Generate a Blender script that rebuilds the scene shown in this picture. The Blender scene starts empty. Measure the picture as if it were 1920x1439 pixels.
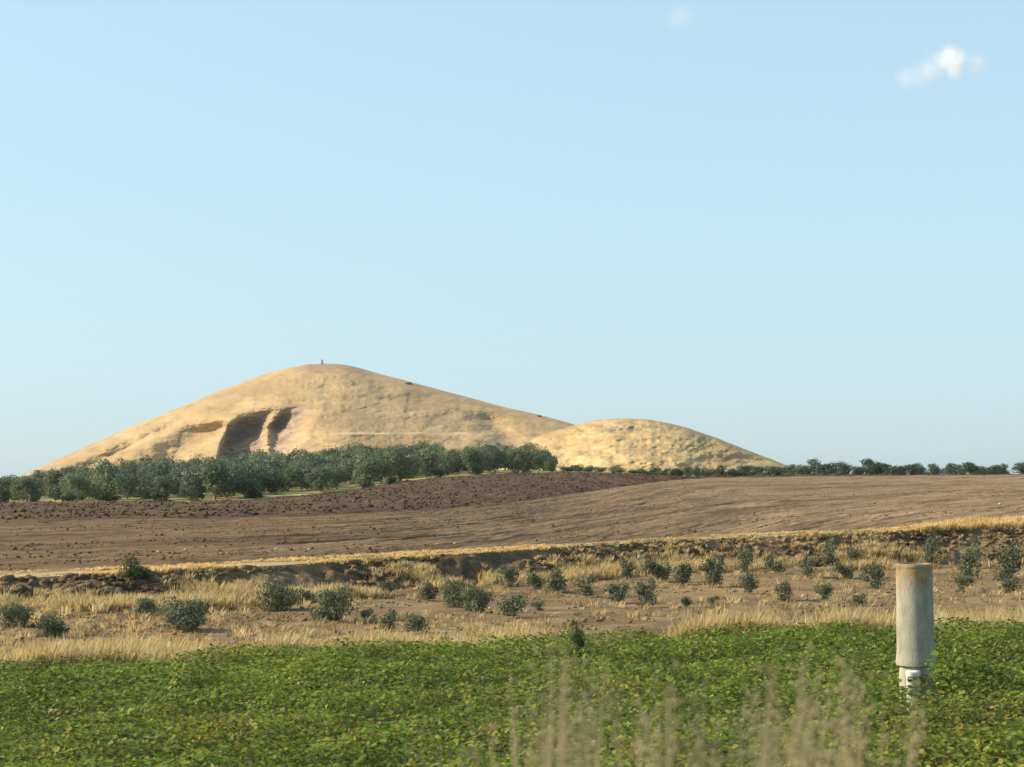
import bpy, math, random
import numpy as np
from mathutils import Vector, Matrix

random.seed(7)
RNG = np.random.default_rng(11)
scene = bpy.context.scene
C = scene.collection

# ------------------------------------------------------------------ camera
FPX = 3583.0                      # focal length in pixels of a 1920 px wide picture
W0, H0, HORIZON = 1920.0, 1439.0, 900.0
PITCH = math.atan((HORIZON - H0 / 2) / FPX)
cam = bpy.data.cameras.new('camera')
cam.sensor_width = 36.0
cam.lens = 36.0 * FPX / W0
cam.clip_start = 0.2
cam.clip_end = 30000
cam.dof.use_dof = True
cam.dof.focus_distance = 70.0
cam.dof.aperture_fstop = (cam.lens / 1000.0) / 0.017
cam_o = bpy.data.objects.new('camera', cam)
cam_o.rotation_euler = (math.pi / 2 + PITCH, 0, 0)
C.objects.link(cam_o)
scene.camera = cam_o

# ------------------------------------------------------------------ sky, sun, exposure
SUN_EL, SUN_AZ = math.radians(29), math.radians(-84)     # azimuth from +Y, clockwise
world = bpy.data.worlds.new('World')
scene.world = world
world.use_nodes = True
wn, wl = world.node_tree.nodes, world.node_tree.links
wn.clear()
sky = wn.new('ShaderNodeTexSky')
sky.sky_type = 'NISHITA'
sky.sun_disc = False
sky.sun_elevation = SUN_EL
sky.sun_rotation = SUN_AZ
sky.altitude = 200
sky.air_density = 1.0
sky.dust_density = 1.9
sky.ozone_density = 1.3
bg = wn.new('ShaderNodeBackground')
bg.inputs[1].default_value = 0.15
wo = wn.new('ShaderNodeOutputWorld')
# a hazy summer sky: the steep brightness step towards the horizon evened out all round
gm = wn.new('ShaderNodeGamma')
gm.inputs[1].default_value = 0.28
wl.new(sky.outputs[0], gm.inputs[0])
tn = wn.new('ShaderNodeMix')
tn.data_type = 'RGBA'
tn.blend_type = 'MULTIPLY'
tn.inputs[0].default_value = 1.0
tn.inputs[7].default_value = (1.72, 2.25, 2.52, 1)
wl.new(gm.outputs[0], tn.inputs[6])
wl.new(tn.outputs[2], bg.inputs[0])
wl.new(bg.outputs[0], wo.inputs[0])
sun = bpy.data.lights.new('sun', 'SUN')
sun.energy = 5.0
sun.angle = math.radians(0.6)
sun.color = (1.0, 0.86, 0.64)
sun_o = bpy.data.objects.new('sun', sun)
sd = Vector((math.sin(SUN_AZ) * math.cos(SUN_EL), math.cos(SUN_AZ) * math.cos(SUN_EL), math.sin(SUN_EL)))
sun_o.rotation_euler = sd.to_track_quat('Z', 'Y').to_euler()
sun_o.location = (-60, 0, 60)
C.objects.link(sun_o)

vs = scene.view_settings
vs.view_transform = 'Standard'
vs.look = 'None'
vs.gamma = 1.0
vs.exposure = 0.7
vs.use_curve_mapping = False
scene.cycles.use_denoising = True
scene.cycles.max_bounces = 8
scene.cycles.volume_bounces = 3
scene.cycles.transparent_max_bounces = 12


# ------------------------------------------------------------------ numbers: noise, rays, ground
def _hash(ix, iy, s):
    h = (ix.astype(np.int64) * 374761393 + iy.astype(np.int64) * 668265263 + s * 974711) & 0xffffffff
    h = ((h ^ (h >> 13)) * 1274126177) & 0xffffffff
    h = ((h ^ (h >> 16)) * 2246822519) & 0xffffffff
    return ((h ^ (h >> 15)) & 0xffffff) / float(0xffffff)


def vnoise(x, y, s=0):
    x, y = np.broadcast_arrays(np.asarray(x, float), np.asarray(y, float))
    ix, iy = np.floor(x), np.floor(y)
    fx, fy = x - ix, y - iy
    fx, fy = fx * fx * (3 - 2 * fx), fy * fy * (3 - 2 * fy)
    a, b = _hash(ix, iy, s), _hash(ix + 1, iy, s)
    c, d = _hash(ix, iy + 1, s), _hash(ix + 1, iy + 1, s)
    return (a + (b - a) * fx) * (1 - fy) + (c + (d - c) * fx) * fy - 0.5


def fbm(x, y, s=0, n=4):
    x, y = np.asarray(x, float), np.asarray(y, float)
    o, a = 0.0, 1.0
    for k in range(n):
        o = o + a * vnoise(x * 2 ** k + 17.3 * k, y * 2 ** k - 9.1 * k, s + k)
        a *= 0.5
    return o


def sstep(a, b, x):
    u = np.clip((np.asarray(x, float) - a) / (b - a), 0, 1)
    return u * u * (3 - 2 * u)


def ray(x, row):
    """Slopes (X/Y, Z/Y) of the line of sight through a point of the 1920 px picture."""
    dx, dy = (x - W0 / 2) / FPX, (H0 / 2 - row) / FPX
    yy = math.cos(PITCH) - dy * math.sin(PITCH)
    return dx / yy, (math.sin(PITCH) + dy * math.cos(PITCH)) / yy


def at(x, row, Y):
    t, s = ray(x, row)
    return np.array((t * Y, Y, s * Y))


def zrow(row, Y):
    return (HORIZON - row) / FPX * Y


# the lie of the land: lines running across the view, each (bearing, depth, height)
BX = np.array([-6000, 0, 320, 500, 640, 850, 960, 1100, 1200, 1280, 1600, 1920, 8000.0])
BT = (BX - 960) / FPX


def line(Ys, zs):
    Ys = np.full(13, Ys, float) if np.isscalar(Ys) else np.array(Ys, float)
    zs = np.full(13, zs, float) if np.isscalar(zs) else np.array(zs, float)
    return Ys, zs


def prow(Ys, rows):
    Ys, rows = np.array(Ys, float), np.array(rows, float)
    z = zrow(rows, Ys)
    return Ys, z


edge = [24, 28.7, 30.5, 31.4, 32.1, 32.9, 33.3, 34.0, 34.5, 34.8, 35.2, 36.5, 42]
foot = [40, 56, 60, 63.5, 66.5, 71.5, 74.5, 79, 82, 84.7, 88, 91, 110]
LINES = [
    line(1.5, -1.5), line(6.0, -1.72), line(9.5, -2.9), line(12.0, -3.0),
    line(edge, -3.0),
    line([e + 9 for e in edge], -3.9),
    line(foot, -3.9),
    prow([f + 3.6 for f in foot], [1110, 1085, 1070, 1061, 1052, 1040, 1032, 1023, 1017, 1013, 1000, 987, 960]),
    prow([f + 6.3 for f in foot], [1100, 1076, 1062, 1053, 1045, 1034, 1027, 1018, 1012, 1008, 995, 981, 955]),
    prow([120, 131, 138, 144, 150, 172, 190, 240, 270, 300, 400, 450, 480],
         [990, 982, 975, 972, 967, 954, 945, 925, 910, 898, 893.5, 891, 890]),
    prow([232, 232, 224, 222, 238, 270, 283, 298, 308, 318, 430, 480, 520],
         [950, 946, 944, 935, 922, 893, 887, 884, 888, 894.5, 893, 891, 890]),
    prow([292, 292, 292, 294, 300, 325, 340, 350, 370, 400, 480, 530, 560],
         [938, 935, 912, 898, 889, 882, 881, 882, 886, 892, 892.5, 892, 892]),
    line(700, -5.0), line(4500.0, -6.0)]
LY = np.array([l[0] for l in LINES])
LZ = np.array([l[1] for l in LINES])
(L_VERGE, L_V1, L_V2, L_CROP, L_EDGE, L_STRIP, L_FOOT, L_TOP, L_TRACK, L_SOIL, L_GROVE, L_CREST, L_PLAIN, L_FAR) = range(14)


def _smooth_interp(t, vals):
    # linear between columns, softened with three offset looks
    return sum(w * np.interp(t + o, BT, vals) for o, w in ((-.02, .25), (0, .5), (.02, .25)))


def line_at(k, t):
    return _smooth_interp(t, LY[k]), _smooth_interp(t, LZ[k])


def furrow_ca(X, Y):
    """Coordinates across and along the plough lines, which swing round with the slope."""
    u = np.linspace(-400, 500, 1801)
    sl = .80 + 1.1 * sstep(-14, 26, u)
    h = np.cumsum(sl) * .5
    h = h - np.interp(0, u, h)
    k = np.interp(X, u, sl)
    c = (Y - np.interp(X, u, h)) / np.sqrt(1 + k * k)
    a = (X + Y * k) / np.sqrt(1 + k * k)
    return c, a


def furrow(X, Y):
    c, a = furrow_ca(X, Y)
    w = c + 0.5 * fbm(X / 16, Y / 16, 5, 2)
    ph = w * 2 * math.pi / 1.25
    amp = 0.05 + 0.07 * np.clip(fbm(a / 12, c / 1.7, 31, 3) + .25, 0, 1) + .07 * sstep(.18, .5, fbm(a / 22, c / 2.4, 37, 3))
    return amp * (0.5 + 0.5 * np.cos(ph)) + 0.09 * fbm(X / 1.1, Y / 1.1, 8, 3)


def base_height(X, Y):
    X, Y = np.asarray(X, float), np.asarray(Y, float)
    t = X / np.maximum(Y, .5)
    z = np.zeros(np.broadcast(X, Y).shape)
    ys = [line_at(k, t) for k in range(len(LINES))]
    z += np.where(Y < ys[0][0], ys[0][1], 0)
    for k in range(len(LINES) - 1):
        (y0, z0), (y1, z1) = ys[k], ys[k + 1]
        m = (Y >= y0) & (Y < y1)
        u = np.clip((Y - y0) / np.maximum(y1 - y0, 1e-3), 0, 1)
        z = np.where(m, z0 + (z1 - z0) * u, z)
    z = np.where(Y >= ys[-1][0], ys[-1][1], z)
    return z, ys


def ground(X, Y):
    z, ys = base_height(X, Y)
    Y = np.asarray(Y, float)
    X = np.asarray(X, float)
    yf, yt, ytr, ysl, yg, yc = (ys[k][0] for k in (L_FOOT, L_TOP, L_TRACK, L_SOIL, L_GROVE, L_CREST))
    strip = sstep(ys[L_EDGE][0] + 2, ys[L_STRIP][0], Y) * (1 - sstep(yf - 2, yf, Y))
    z = z + strip * (0.16 * fbm(X / 5, Y / 5, 3) + .05 * fbm(X / .8, Y / .8, 4))
    bank = sstep(yf - 1.5, yf + .8, Y) * (1 - sstep(yt - 1.3, yt + .2, Y))
    z = z + bank * (0.50 * fbm(X / 2.2, Y / 2.2, 21, 4) + 0.34 * fbm(X / .7, Y / .7, 22, 3) - .05)
    soil = sstep(ytr, ytr + 2, Y) * (1 - sstep(ysl - 1, ysl + 1, Y))
    z = z + soil * (furrow(X, Y) + .10 * fbm(X / 12, Y / 12, 77))
    dark = sstep(ysl - .5, ysl + 2, Y) * (1 - sstep(yg - 3, yg + 1, Y))
    z = z + dark * (0.30 * fbm(X / 1.5, Y / 1.5, 41, 4) + .06 + .5 * fbm(X / 25, Y / 25, 43))
    grove = sstep(yg, yg + 4, Y) * (1 - sstep(600, 650, Y))
    z = z + grove * (.25 * fbm(X / 10, Y / 10, 51) + .08 * fbm(X / 1.5, Y / 1.5, 52))
    return z


def hit(x, row, y0, y1, n=1200):
    """First point of the ground on a line of sight between two depths."""
    t, s = ray(x, row)
    Y = np.linspace(y0, y1, n)
    g = ground(t * Y, Y)
    i = np.argmax(g >= s * Y) if (g >= s * Y).any() else n - 1
    return np.array((t * Y[i], Y[i], g[i]))


# ------------------------------------------------------------------ mesh and object helpers
def mesh_np(name, V, F, mat=None, cols=None, smooth=False):
    V = np.asarray(V, np.float32).reshape(-1, 3)
    F = np.asarray(F, np.int32)
    k = F.shape[1]
    me = bpy.data.meshes.new(name)
    me.vertices.add(len(V))
    me.vertices.foreach_set('co', V.ravel())
    me.loops.add(F.size)
    me.loops.foreach_set('vertex_index', F.ravel())
    me.polygons.add(len(F))
    me.polygons.foreach_set('loop_start', np.arange(0, F.size, k, dtype=np.int32))
    if smooth:
        me.polygons.foreach_set('use_smooth', np.ones(len(F), bool))
    me.update(calc_edges=True)
    if cols is not None:
        a = me.color_attributes.new('tint', 'FLOAT_COLOR', 'POINT')
        c = np.ones((len(V), 4), np.float32)
        c[:, :3] = np.asarray(cols, np.float32).reshape(-1, 3)
        a.data.foreach_set('color', c.ravel())
    if mat:
        me.materials.append(mat)
    return me


def obj(name, me, parent=None, loc=None, **props):
    o = bpy.data.objects.new(name, me)
    C.objects.link(o)
    if parent is not None:
        o.parent = parent
    if loc is not None:
        o.location = loc
    for k, v in props.items():
        o[k] = v
    return o


def grid_faces(nr, nc):
    i = np.arange(nr - 1)[:, None] * nc + np.arange(nc - 1)[None, :]
    i = i.ravel()
    return np.stack([i, i + 1, i + 1 + nc, i + nc], 1)


def sheet(name, k0, k1, nv, ts, mat, power=1.0, pre=0.0):
    """The piece of land between two lines, as one grid."""
    v = np.linspace(0, 1, nv) ** power
    T = ts[None, :]
    rows = []
    lines_ = list(range(k0, k1 + 1))
    per = np.linspace(0, len(lines_) - 1, (nv - 1) * (len(lines_) - 1) + 1)
    for p in per:
        i = min(int(p), len(lines_) - 2)
        u = (p - i) ** power
        y0, y1 = line_at(lines_[i], ts)[0], line_at(lines_[i + 1], ts)[0]
        rows.append(y0 + (y1 - y0) * u)
    Y = np.array(rows)
    X = T * Y
    Z = ground(X, Y)
    V = np.stack([X, Y, Z], -1)
    cols = None
    if name == 'ploughed_field':
        c, a = furrow_ca(X, Y)
        cols = np.stack([c, a, 0 * c], -1)
    me = mesh_np(name, V, grid_faces(*Y.shape), mat, cols, smooth=True)
    return obj(name, me, kind='structure')


# ------------------------------------------------------------------ materials
def new_mat(name):
    m = bpy.data.materials.new(name)
    m.use_nodes = True
    n, l = m.node_tree.nodes, m.node_tree.links
    b = n['Principled BSDF']
    b.inputs['Roughness'].default_value = .9
    b.inputs['Specular IOR Level'].default_value = .15
    return m, n, l, b


def ramp(n, l, src, stops):
    r = n.new('ShaderNodeValToRGB')
    e = r.color_ramp.elements
    while len(e) < len(stops):
        e.new(.5)
    for q, (p, c) in zip(e, stops):
        q.position = p
        q.color = (*c, 1) if len(c) == 3 else c
    l.new(src, r.inputs[0])
    return r.outputs[0]


def noise(n, l, scale, detail=4, stretch=None, rough=.6, rot=0.0, seed=0.0):
    tc = n.new('ShaderNodeTexCoord')
    mp = n.new('ShaderNodeMapping')
    mp.vector_type = 'TEXTURE'
    mp.inputs['Scale'].default_value = tuple(1 / q for q in (stretch or (1, 1, 1)))
    mp.inputs['Rotation'].default_value = (0, 0, rot)
    mp.inputs['Location'].default_value = (seed, seed * 1.7, 0)
    l.new(tc.outputs['Object'], mp.inputs[0])
    t = n.new('ShaderNodeTexNoise')
    t.inputs['Scale'].default_value = scale
    t.inputs['Detail'].default_value = detail
    t.inputs['Roughness'].default_value = rough
    l.new(mp.outputs[0], t.inputs[0])
    return t.outputs[0]


def mix(n, l, a, b, f, mode='MIX'):
    m = n.new('ShaderNodeMix')
    m.data_type = 'RGBA'
    m.blend_type = mode
    for s, i in ((f, 0), (a, 6), (b, 7)):
        if isinstance(s, (int, float)):
            m.inputs[i].default_value = s
        elif isinstance(s, tuple):
            m.inputs[i].default_value = (*s, 1)
        else:
            l.new(s, m.inputs[i])
    return m.outputs[2]


def bump(n, l, b, h, dist, strength=1.0):
    u = n.new('ShaderNodeBump')
    u.inputs['Distance'].default_value = dist
    u.inputs['Strength'].default_value = strength
    l.new(h, u.inputs['Height'])
    l.new(u.outputs[0], b.inputs['Normal'])


def soil_mat(name, stops, big=.08, fine=1.6, rel=.08, rot=.72, stretch=(.25, 1, 1), patch=None):
    m, n, l, b = new_mat(name)
    f = noise(n, l, fine, 5, stretch, .65, rot)
    g = noise(n, l, big, 3, None, .5)
    col = ramp(n, l, f, stops)
    sh = ramp(n, l, g, [(.35, (.82, .80, .78)), (.65, (1.12, 1.1, 1.06))])
    col = mix(n, l, col, sh, 1.0, 'MULTIPLY')
    if patch:
        pn = noise(n, l, patch[0], 4, patch[2], .6, rot, 5)
        pf = ramp(n, l, pn, [(patch[3] - .06, (0, 0, 0)), (patch[3] + .2, (1, 1, 1))])
        col = mix(n, l, col, patch[1], pf)
    l.new(col, b.inputs['Base Color'])
    bump(n, l, b, noise(n, l, fine * 2.2, 5, None, .7), rel)
    return m


M_verge = soil_mat('verge earth', [(.3, (.10, .08, .05)), (.7, (.26, .20, .12))])
M_cropsoil = soil_mat('crop soil', [(.3, (.035, .035, .015)), (.7, (.08, .065, .03))])
M_strip = soil_mat('strip earth', [(.3, (.105, .066, .031)), (.5, (.180, .117, .057)), (.75, (.27, .187, .096))],
                   fine=.9, stretch=(.4, 1, 1), patch=(.35, (.30, .215, .105), (.5, 1, 1), .58))
M_bank = soil_mat('eroded bank earth', [(.3, (.058, .040, .026)), (.5, (.125, .086, .050)), (.7, (.24, .17, .092))],
                  fine=1.3, rel=.2, stretch=(1, 1, 1), patch=(.3, (.30, .21, .10), (.6, 1, 1), .56))
M_clod = soil_mat('dark bank lumps', [(.3, (.060, .040, .025)), (.48, (.135, .090, .050)), (.7, (.27, .19, .10))], fine=1.0, rel=.1, stretch=(1, 1, 1))
M_track = soil_mat('pale track', [(.3, (.25, .18, .095)), (.5, (.36, .275, .15)), (.7, (.48, .38, .21))], fine=1.1, rel=.08, patch=(.25, (.22, .15, .08), (.5, 1, 1), .52))
M_soilclod = soil_mat('ploughed clods', [(.30, (.080, .048, .024)), (.5, (.155, .098, .050)), (.72, (.26, .172, .095))], fine=2.0, rel=.05, stretch=(1, 1, 1))


def ploughed():
    m, n, l, b = new_mat('ploughed soil')
    va = n.new('ShaderNodeVertexColor')
    va.layer_name = 'tint'

    def along(sc, st, det, seed):
        vm = n.new('ShaderNodeVectorMath')
        vm.operation = 'MULTIPLY_ADD'
        l.new(va.outputs[0], vm.inputs[0])
        vm.inputs[1].default_value = (sc, sc * st, 1)
        vm.inputs[2].default_value = (seed, seed, 0)
        t = n.new('ShaderNodeTexNoise')
        t.inputs['Scale'].default_value = 1
        t.inputs['Detail'].default_value = det
        t.inputs['Roughness'].default_value = .65
        l.new(vm.outputs[0], t.inputs[0])
        return t.outputs[0]
    f1, f2 = along(.8, .06, 4, 3), along(.22, .05, 3, 40)
    col = ramp(n, l, f1, [(.32, (.075, .045, .022)), (.42, (.150, .095, .049)), (.55, (.205, .133, .071)), (.70, (.29, .195, .108))])
    col = mix(n, l, col, ramp(n, l, f2, [(.38, (.66, .62, .58)), (.5, (1, 1, 1)), (.66, (1.14, 1.12, 1.1))]), 1.0, 'MULTIPLY')
    # damper, darker earth towards the low end of the field
    tc = n.new('ShaderNodeTexCoord')
    sp = n.new('ShaderNodeSeparateXYZ')
    l.new(tc.outputs['Object'], sp.inputs[0])
    ma = n.new('ShaderNodeMath')
    ma.operation = 'MULTIPLY_ADD'
    l.new(noise(n, l, .05, 3), ma.inputs[0])
    ma.inputs[1].default_value = 30
    l.new(sp.outputs[0], ma.inputs[2])
    mr = n.new('ShaderNodeMapRange')
    mr.inputs[1].default_value = -8
    mr.inputs[2].default_value = 38
    l.new(ma.outputs[0], mr.inputs[0])
    col = mix(n, l, col, ramp(n, l, mr.outputs[0], [(0, (.80, .75, .68)), (1, (1.18, 1.16, 1.14))]), 1.0, 'MULTIPLY')
    l.new(col, b.inputs['Base Color'])
    bump(n, l, b, noise(n, l, 1.6, 5, None, .7), .1)
    return m


M_soil = ploughed()
M_dark = soil_mat('rough dark soil', [(.3, (.054, .033, .019)), (.5, (.096, .060, .035)), (.75, (.16, .104, .060))],
                  big=.05, fine=.9, rel=.25, stretch=(.5, 1, 1))
M_grove = soil_mat('grove ground', [(.3, (.26, .22, .085)), (.55, (.36, .30, .12)), (.75, (.42, .35, .17))],
                   big=.06, fine=.5, rel=.06, stretch=(.5, 1, 1), patch=(.08, (.13, .16, .05), (.4, 1, 1), .55))
M_plain = soil_mat('far plain', [(.3, (.22, .16, .09)), (.7, (.32, .25, .14))], big=.004, fine=.02, rel=.1)


def leaf_mat(name, trans=.35, rough=.6, shade=None):
    m, n, l, b = new_mat(name)
    at_ = n.new('ShaderNodeVertexColor')
    at_.layer_name = 'tint'
    col = at_.outputs[0]
    oi = n.new('ShaderNodeObjectInfo')
    v = ramp(n, l, oi.outputs['Random'], [(0, (.62, .68, .70)), (.5, (.95, .95, .95)), (1, (1.25, 1.18, 1.05))])
    col = mix(n, l, col, v, 1.0, 'MULTIPLY')
    l.new(col, b.inputs['Base Color'])
    b.inputs['Roughness'].default_value = rough
    b.inputs['Specular IOR Level'].default_value = .25
    tr = n.new('ShaderNodeBsdfTranslucent')
    l.new(col, tr.inputs[0])
    ms = n.new('ShaderNodeMixShader')
    ms.inputs[0].default_value = trans
    l.new(b.outputs[0], ms.inputs[1])
    l.new(tr.outputs[0], ms.inputs[2])
    l.new(ms.outputs[0], n['Material Output'].inputs[0])
    return m


M_leaf = leaf_mat('leaves', .28)
M_crop = leaf_mat('crop leaves', .42, .6)
M_straw = leaf_mat('dry straw', .46, .7)


def bark_mat():
    m, n, l, b = new_mat('bark')
    l.new(ramp(n, l, noise(n, l, 6, 4, (1, 1, .3)), [(.3, (.12, .10, .075)), (.7, (.27, .23, .18))]), b.inputs['Base Color'])
    bump(n, l, b, noise(n, l, 9, 4, (1, 1, .25)), .03)
    return m


M_bark = bark_mat()
M_lime, _n, _l, _b = new_mat('limewashed bark')
_l.new(ramp(_n, _l, noise(_n, _l, 5), [(.3, (.34, .32, .26)), (.7, (.52, .50, .42))]), _b.inputs['Base Color'])


# ------------------------------------------------------------------ the land
tv = np.linspace(-.34, .34, 640)
side = np.concatenate([np.linspace(-1.6, -.36, 40), tv, np.linspace(.36, 1.6, 40)])
tv2 = np.linspace(-.34, .34, 300)
side2 = np.concatenate([np.linspace(-1.9, -.36, 24), tv2, np.linspace(.36, 1.9, 24)])
sheet('verge_ground', L_VERGE, L_CROP, 8, side2, M_verge)
sheet('crop_field_ground', L_CROP, L_EDGE, 40, side2, M_cropsoil)
sheet('fallow_strip_ground', L_EDGE, L_FOOT, 90, side2, M_strip)
sheet('bank_ground', L_FOOT, L_TOP, 34, side, M_bank)
sheet('field_track', L_TOP, L_TRACK, 16, side, M_track)
sheet('ploughed_field', L_TRACK, L_SOIL, 420, side, M_soil, power=1.25)
sheet('rough_ploughed_field', L_SOIL, L_GROVE, 110, side, M_dark)
sheet('grove_ground', L_GROVE, L_CREST, 50, side2, M_grove)
sheet('plain_ground', L_CREST, L_FAR, 30, side2, M_plain)


# ------------------------------------------------------------------ the hills (each a closed-topped relief: front slope, crest, back slope)
def relief(name, px, S, ridgeY, width, foot_row, gully, mat, colfn, nv=170, back=30, round_=.5):
    """px: bearings; S: crest height as a picture row; ridgeY/width: depth of the crest and of the front slope."""
    v = np.linspace(0, 1, nv)[:, None]
    P = np.broadcast_to(px[None, :], (nv, len(px)))
    hpx = np.maximum(foot_row - S, .5)[None, :]
    R = foot_row - v * hpx
    h = v * (1 - .3) + .3 * (1 - (1 - v) ** round_)
    Y = (ridgeY - width)[None, :] + width[None, :] * h
    G = gully(P, R, v)
    Y = Y + G
    T = (P - 960) / FPX
    X, Z = T * Y, (HORIZON - R) / FPX * Y
    V = [np.stack([X, Y, Z], -1)]
    Xr, Yr, Zr = X[-1], Y[-1], Z[-1]
    zf = zrow(foot_row, ridgeY)
    for u in np.linspace(0, 1, back + 1)[1:]:
        V.append(np.stack([Xr, Yr + width * 1.2 * u, zf + (Zr - zf) * (0.5 + .5 * math.cos(math.pi * u)) - 1.0 * u], -1)[None])
    cols = np.concatenate([colfn(P, R, v), np.zeros((back, len(px), 3))], 0)
    V = np.concatenate(V, 0)
    me = mesh_np(name, V, grid_faces(V.shape[0], V.shape[1]), mat, cols.reshape(-1, 3), smooth=True)
    return obj(name, me, kind='structure'), V


def gsm(a, s):
    k = np.exp(-.5 * (np.arange(-3 * s, 3 * s + 1) / s) ** 2)
    k /= k.sum()
    return np.convolve(np.pad(a, 3 * s, mode='edge'), k, 'valid')


hx = np.linspace(10, 1560, 780)
HS = gsm(np.interp(hx, [10, 50, 110, 180, 240, 300, 350, 400, 440, 480, 515, 545, 570, 592, 620, 645, 665, 700, 760, 850, 950, 1010, 1070, 1150, 1300, 1560],
                   [905, 889, 861, 830, 803, 779, 759, 738, 722, 707, 696, 689, 684, 682.5, 682, 683.5, 688, 698, 714, 738, 765, 778, 794, 822, 868, 906]), 5)
HS = HS + .45 * fbm(hx / 22, hx * 0, 61, 4)
hm = (906 - HS) / FPX * 1130
HRY = np.interp(hx, [10, 300, 620, 1100, 1560], [1120, 1150, 1150, 1075, 1040])
HW = gsm(40 + 2.5 * hm, 24)
HRY = gsm(HRY, 45)
ARCH_X = [396, 404, 409, 415, 428, 448, 478, 520, 558, 590, 612, 640]
ARCH_R = [905, 868, 845, 818, 790, 774, 764, 756, 748, 745, 752, 800]


def hill_masks(P, R):
    top = np.interp(P, ARCH_X, ARCH_R, left=960, right=960)
    dy = R - top
    xr = np.interp(R, [745, 760, 800, 850, 906], [612, 604, 580, 558, 545])
    inb = sstep(0, 50, dy) * (1 - sstep(-75, 8, P - xr))
    return dy, xr, inb


def hill_gully(P, R, v):
    dy, xr, inb = hill_masks(P, R)
    wob = 5 * fbm(P / 14, R / 14, 71)
    D = 54 * inb
    sx = np.interp(R, [745, 765, 800, 830, 850, 906], [533, 520, 504, 499, 500, 500]) + wob
    spur = np.exp(-((P - sx) / 14.0) ** 2) * sstep(4, 26, dy) * (P < xr)
    D = D - 27 * spur * inb
    rr = R / 6.5 + 2.2 * fbm(P / 26, R / 26, 73)
    strata = inb * (4.5 * fbm(P / 9, R / 5.0, 72, 4) - 1.6 * sstep(.25, .6, rr - np.floor(rr)) * (fbm(P / 14, R / 9, 79) > -.1))
    g = D + strata
    hgt = np.clip((R - np.interp(P, hx, HS)) / 55.0, 0, 1)

    def slant(q, q0, wl, wr, d):
        u = np.where(q < q0, sstep(q0 - wl, q0 - 4, q), 1 - sstep(q0 - 4, q0 + wr, q))
        return d * u
    wq = 10 * fbm(P / 40, R / 40, 74)
    lm = sstep(.15, 1.0, hgt)
    g = g + lm * slant(P + 1.93 * (R - 820) + wq, 272, 82, 34, 24) * (1 - sstep(320, 350, P))
    g = g + lm * slant(P + 1.5 * (R - 820) + wq, 386, 90, 46, 25) * (1 - sstep(415, 440, P)) * sstep(785, 812, R + 0 * P)
    g = g + lm * slant(P + 2.2 * (R - 850) + wq, 120, 50, 30, 18)
    # right flank: a shallow dry valley and a terrace
    g = g + 11 * np.exp(-((P - 915 - (R - 785) * .9) / 26) ** 2) * sstep(770, 790, R) * (1 - sstep(818, 840, R))
    g = g - 6 * sstep(811, 816, R + 2 * fbm(P / 30, P * 0, 75)) * sstep(585, 640, P) * (1 - sstep(900, 960, P))
    g = g + 6.0 * fbm(P / 70, R / 26, 76, 3) * sstep(0, .5, hgt) + 1.2 * fbm(P / 16, R / 5, 77) * sstep(0, .2, hgt)
    rill = fbm(P / 7 + R / 60, R / 55, 85, 3)
    g = g + (.45 * rill + .8 * fbm(P / 6, R / 3, 86, 3)) * sstep(.1, .5, hgt)
    return g * sstep(0, .06, hgt)


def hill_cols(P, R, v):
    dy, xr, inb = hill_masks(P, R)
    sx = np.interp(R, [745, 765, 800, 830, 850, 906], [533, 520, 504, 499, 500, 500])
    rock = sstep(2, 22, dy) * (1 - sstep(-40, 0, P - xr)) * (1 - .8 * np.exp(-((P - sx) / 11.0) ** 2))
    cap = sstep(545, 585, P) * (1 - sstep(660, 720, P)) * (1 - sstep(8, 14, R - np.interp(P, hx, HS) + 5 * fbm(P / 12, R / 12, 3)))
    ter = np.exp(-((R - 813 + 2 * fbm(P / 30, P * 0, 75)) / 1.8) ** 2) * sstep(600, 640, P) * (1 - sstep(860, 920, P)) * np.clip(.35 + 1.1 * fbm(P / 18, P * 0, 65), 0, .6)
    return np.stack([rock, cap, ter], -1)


def hill_mat(name, base, tuft, fine, rocks=(.235, .165, .115)):
    m, n, l, b = new_mat(name)
    va = n.new('ShaderNodeVertexColor')
    va.layer_name = 'tint'
    sep = n.new('ShaderNodeSeparateColor')
    l.new(va.outputs[0], sep.inputs[0])
    f = noise(n, l, fine, 6, (.45, .45, 1.6), .62)
    col = ramp(n, l, f, base)
    g = noise(n, l, fine * .12, 4, (.5, .5, 1), .55, seed=3)
    col = mix(n, l, col, ramp(n, l, g, [(.35, (.78, .74, .70)), (.55, (1, 1, 1)), (.7, (1.08, 1.06, 1.02))]), 1.0, 'MULTIPLY')
    pk = noise(n, l, fine * .22, 4, (.35, .35, 1.6), .6, seed=14)
    col = mix(n, l, col, (.30, .198, .112), ramp(n, l, pk, [(.5, (0, 0, 0)), (.68, (.75, .75, .75))]))
    sp = noise(n, l, fine * 1.7, 3, (.5, .5, 1.2), .7, seed=9)
    col = mix(n, l, col, tuft, ramp(n, l, sp, [(.63, (0, 0, 0)), (.72, (.8, .8, .8))]))
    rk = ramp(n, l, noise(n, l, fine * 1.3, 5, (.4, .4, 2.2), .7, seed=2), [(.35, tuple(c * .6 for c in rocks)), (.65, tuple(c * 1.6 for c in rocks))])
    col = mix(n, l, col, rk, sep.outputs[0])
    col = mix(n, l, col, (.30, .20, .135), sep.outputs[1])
    col = mix(n, l, col, (.60, .46, .28), sep.outputs[2])
    l.new(col, b.inputs['Base Color'])
    bump(n, l, b, noise(n, l, fine * 2, 5, None, .65), 1.2 / max(fine * 10, 1), .6)
    return m


M_hill = hill_mat('dry hill grass', [(.28, (.315, .208, .100)), (.5, (.445, .312, .156)), (.72, (.52, .378, .20))], (.19, .135, .08), .14)
hill_o, HV = relief('hill', hx, HS, HRY, HW, 906, hill_gully, M_hill, hill_cols)

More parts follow.
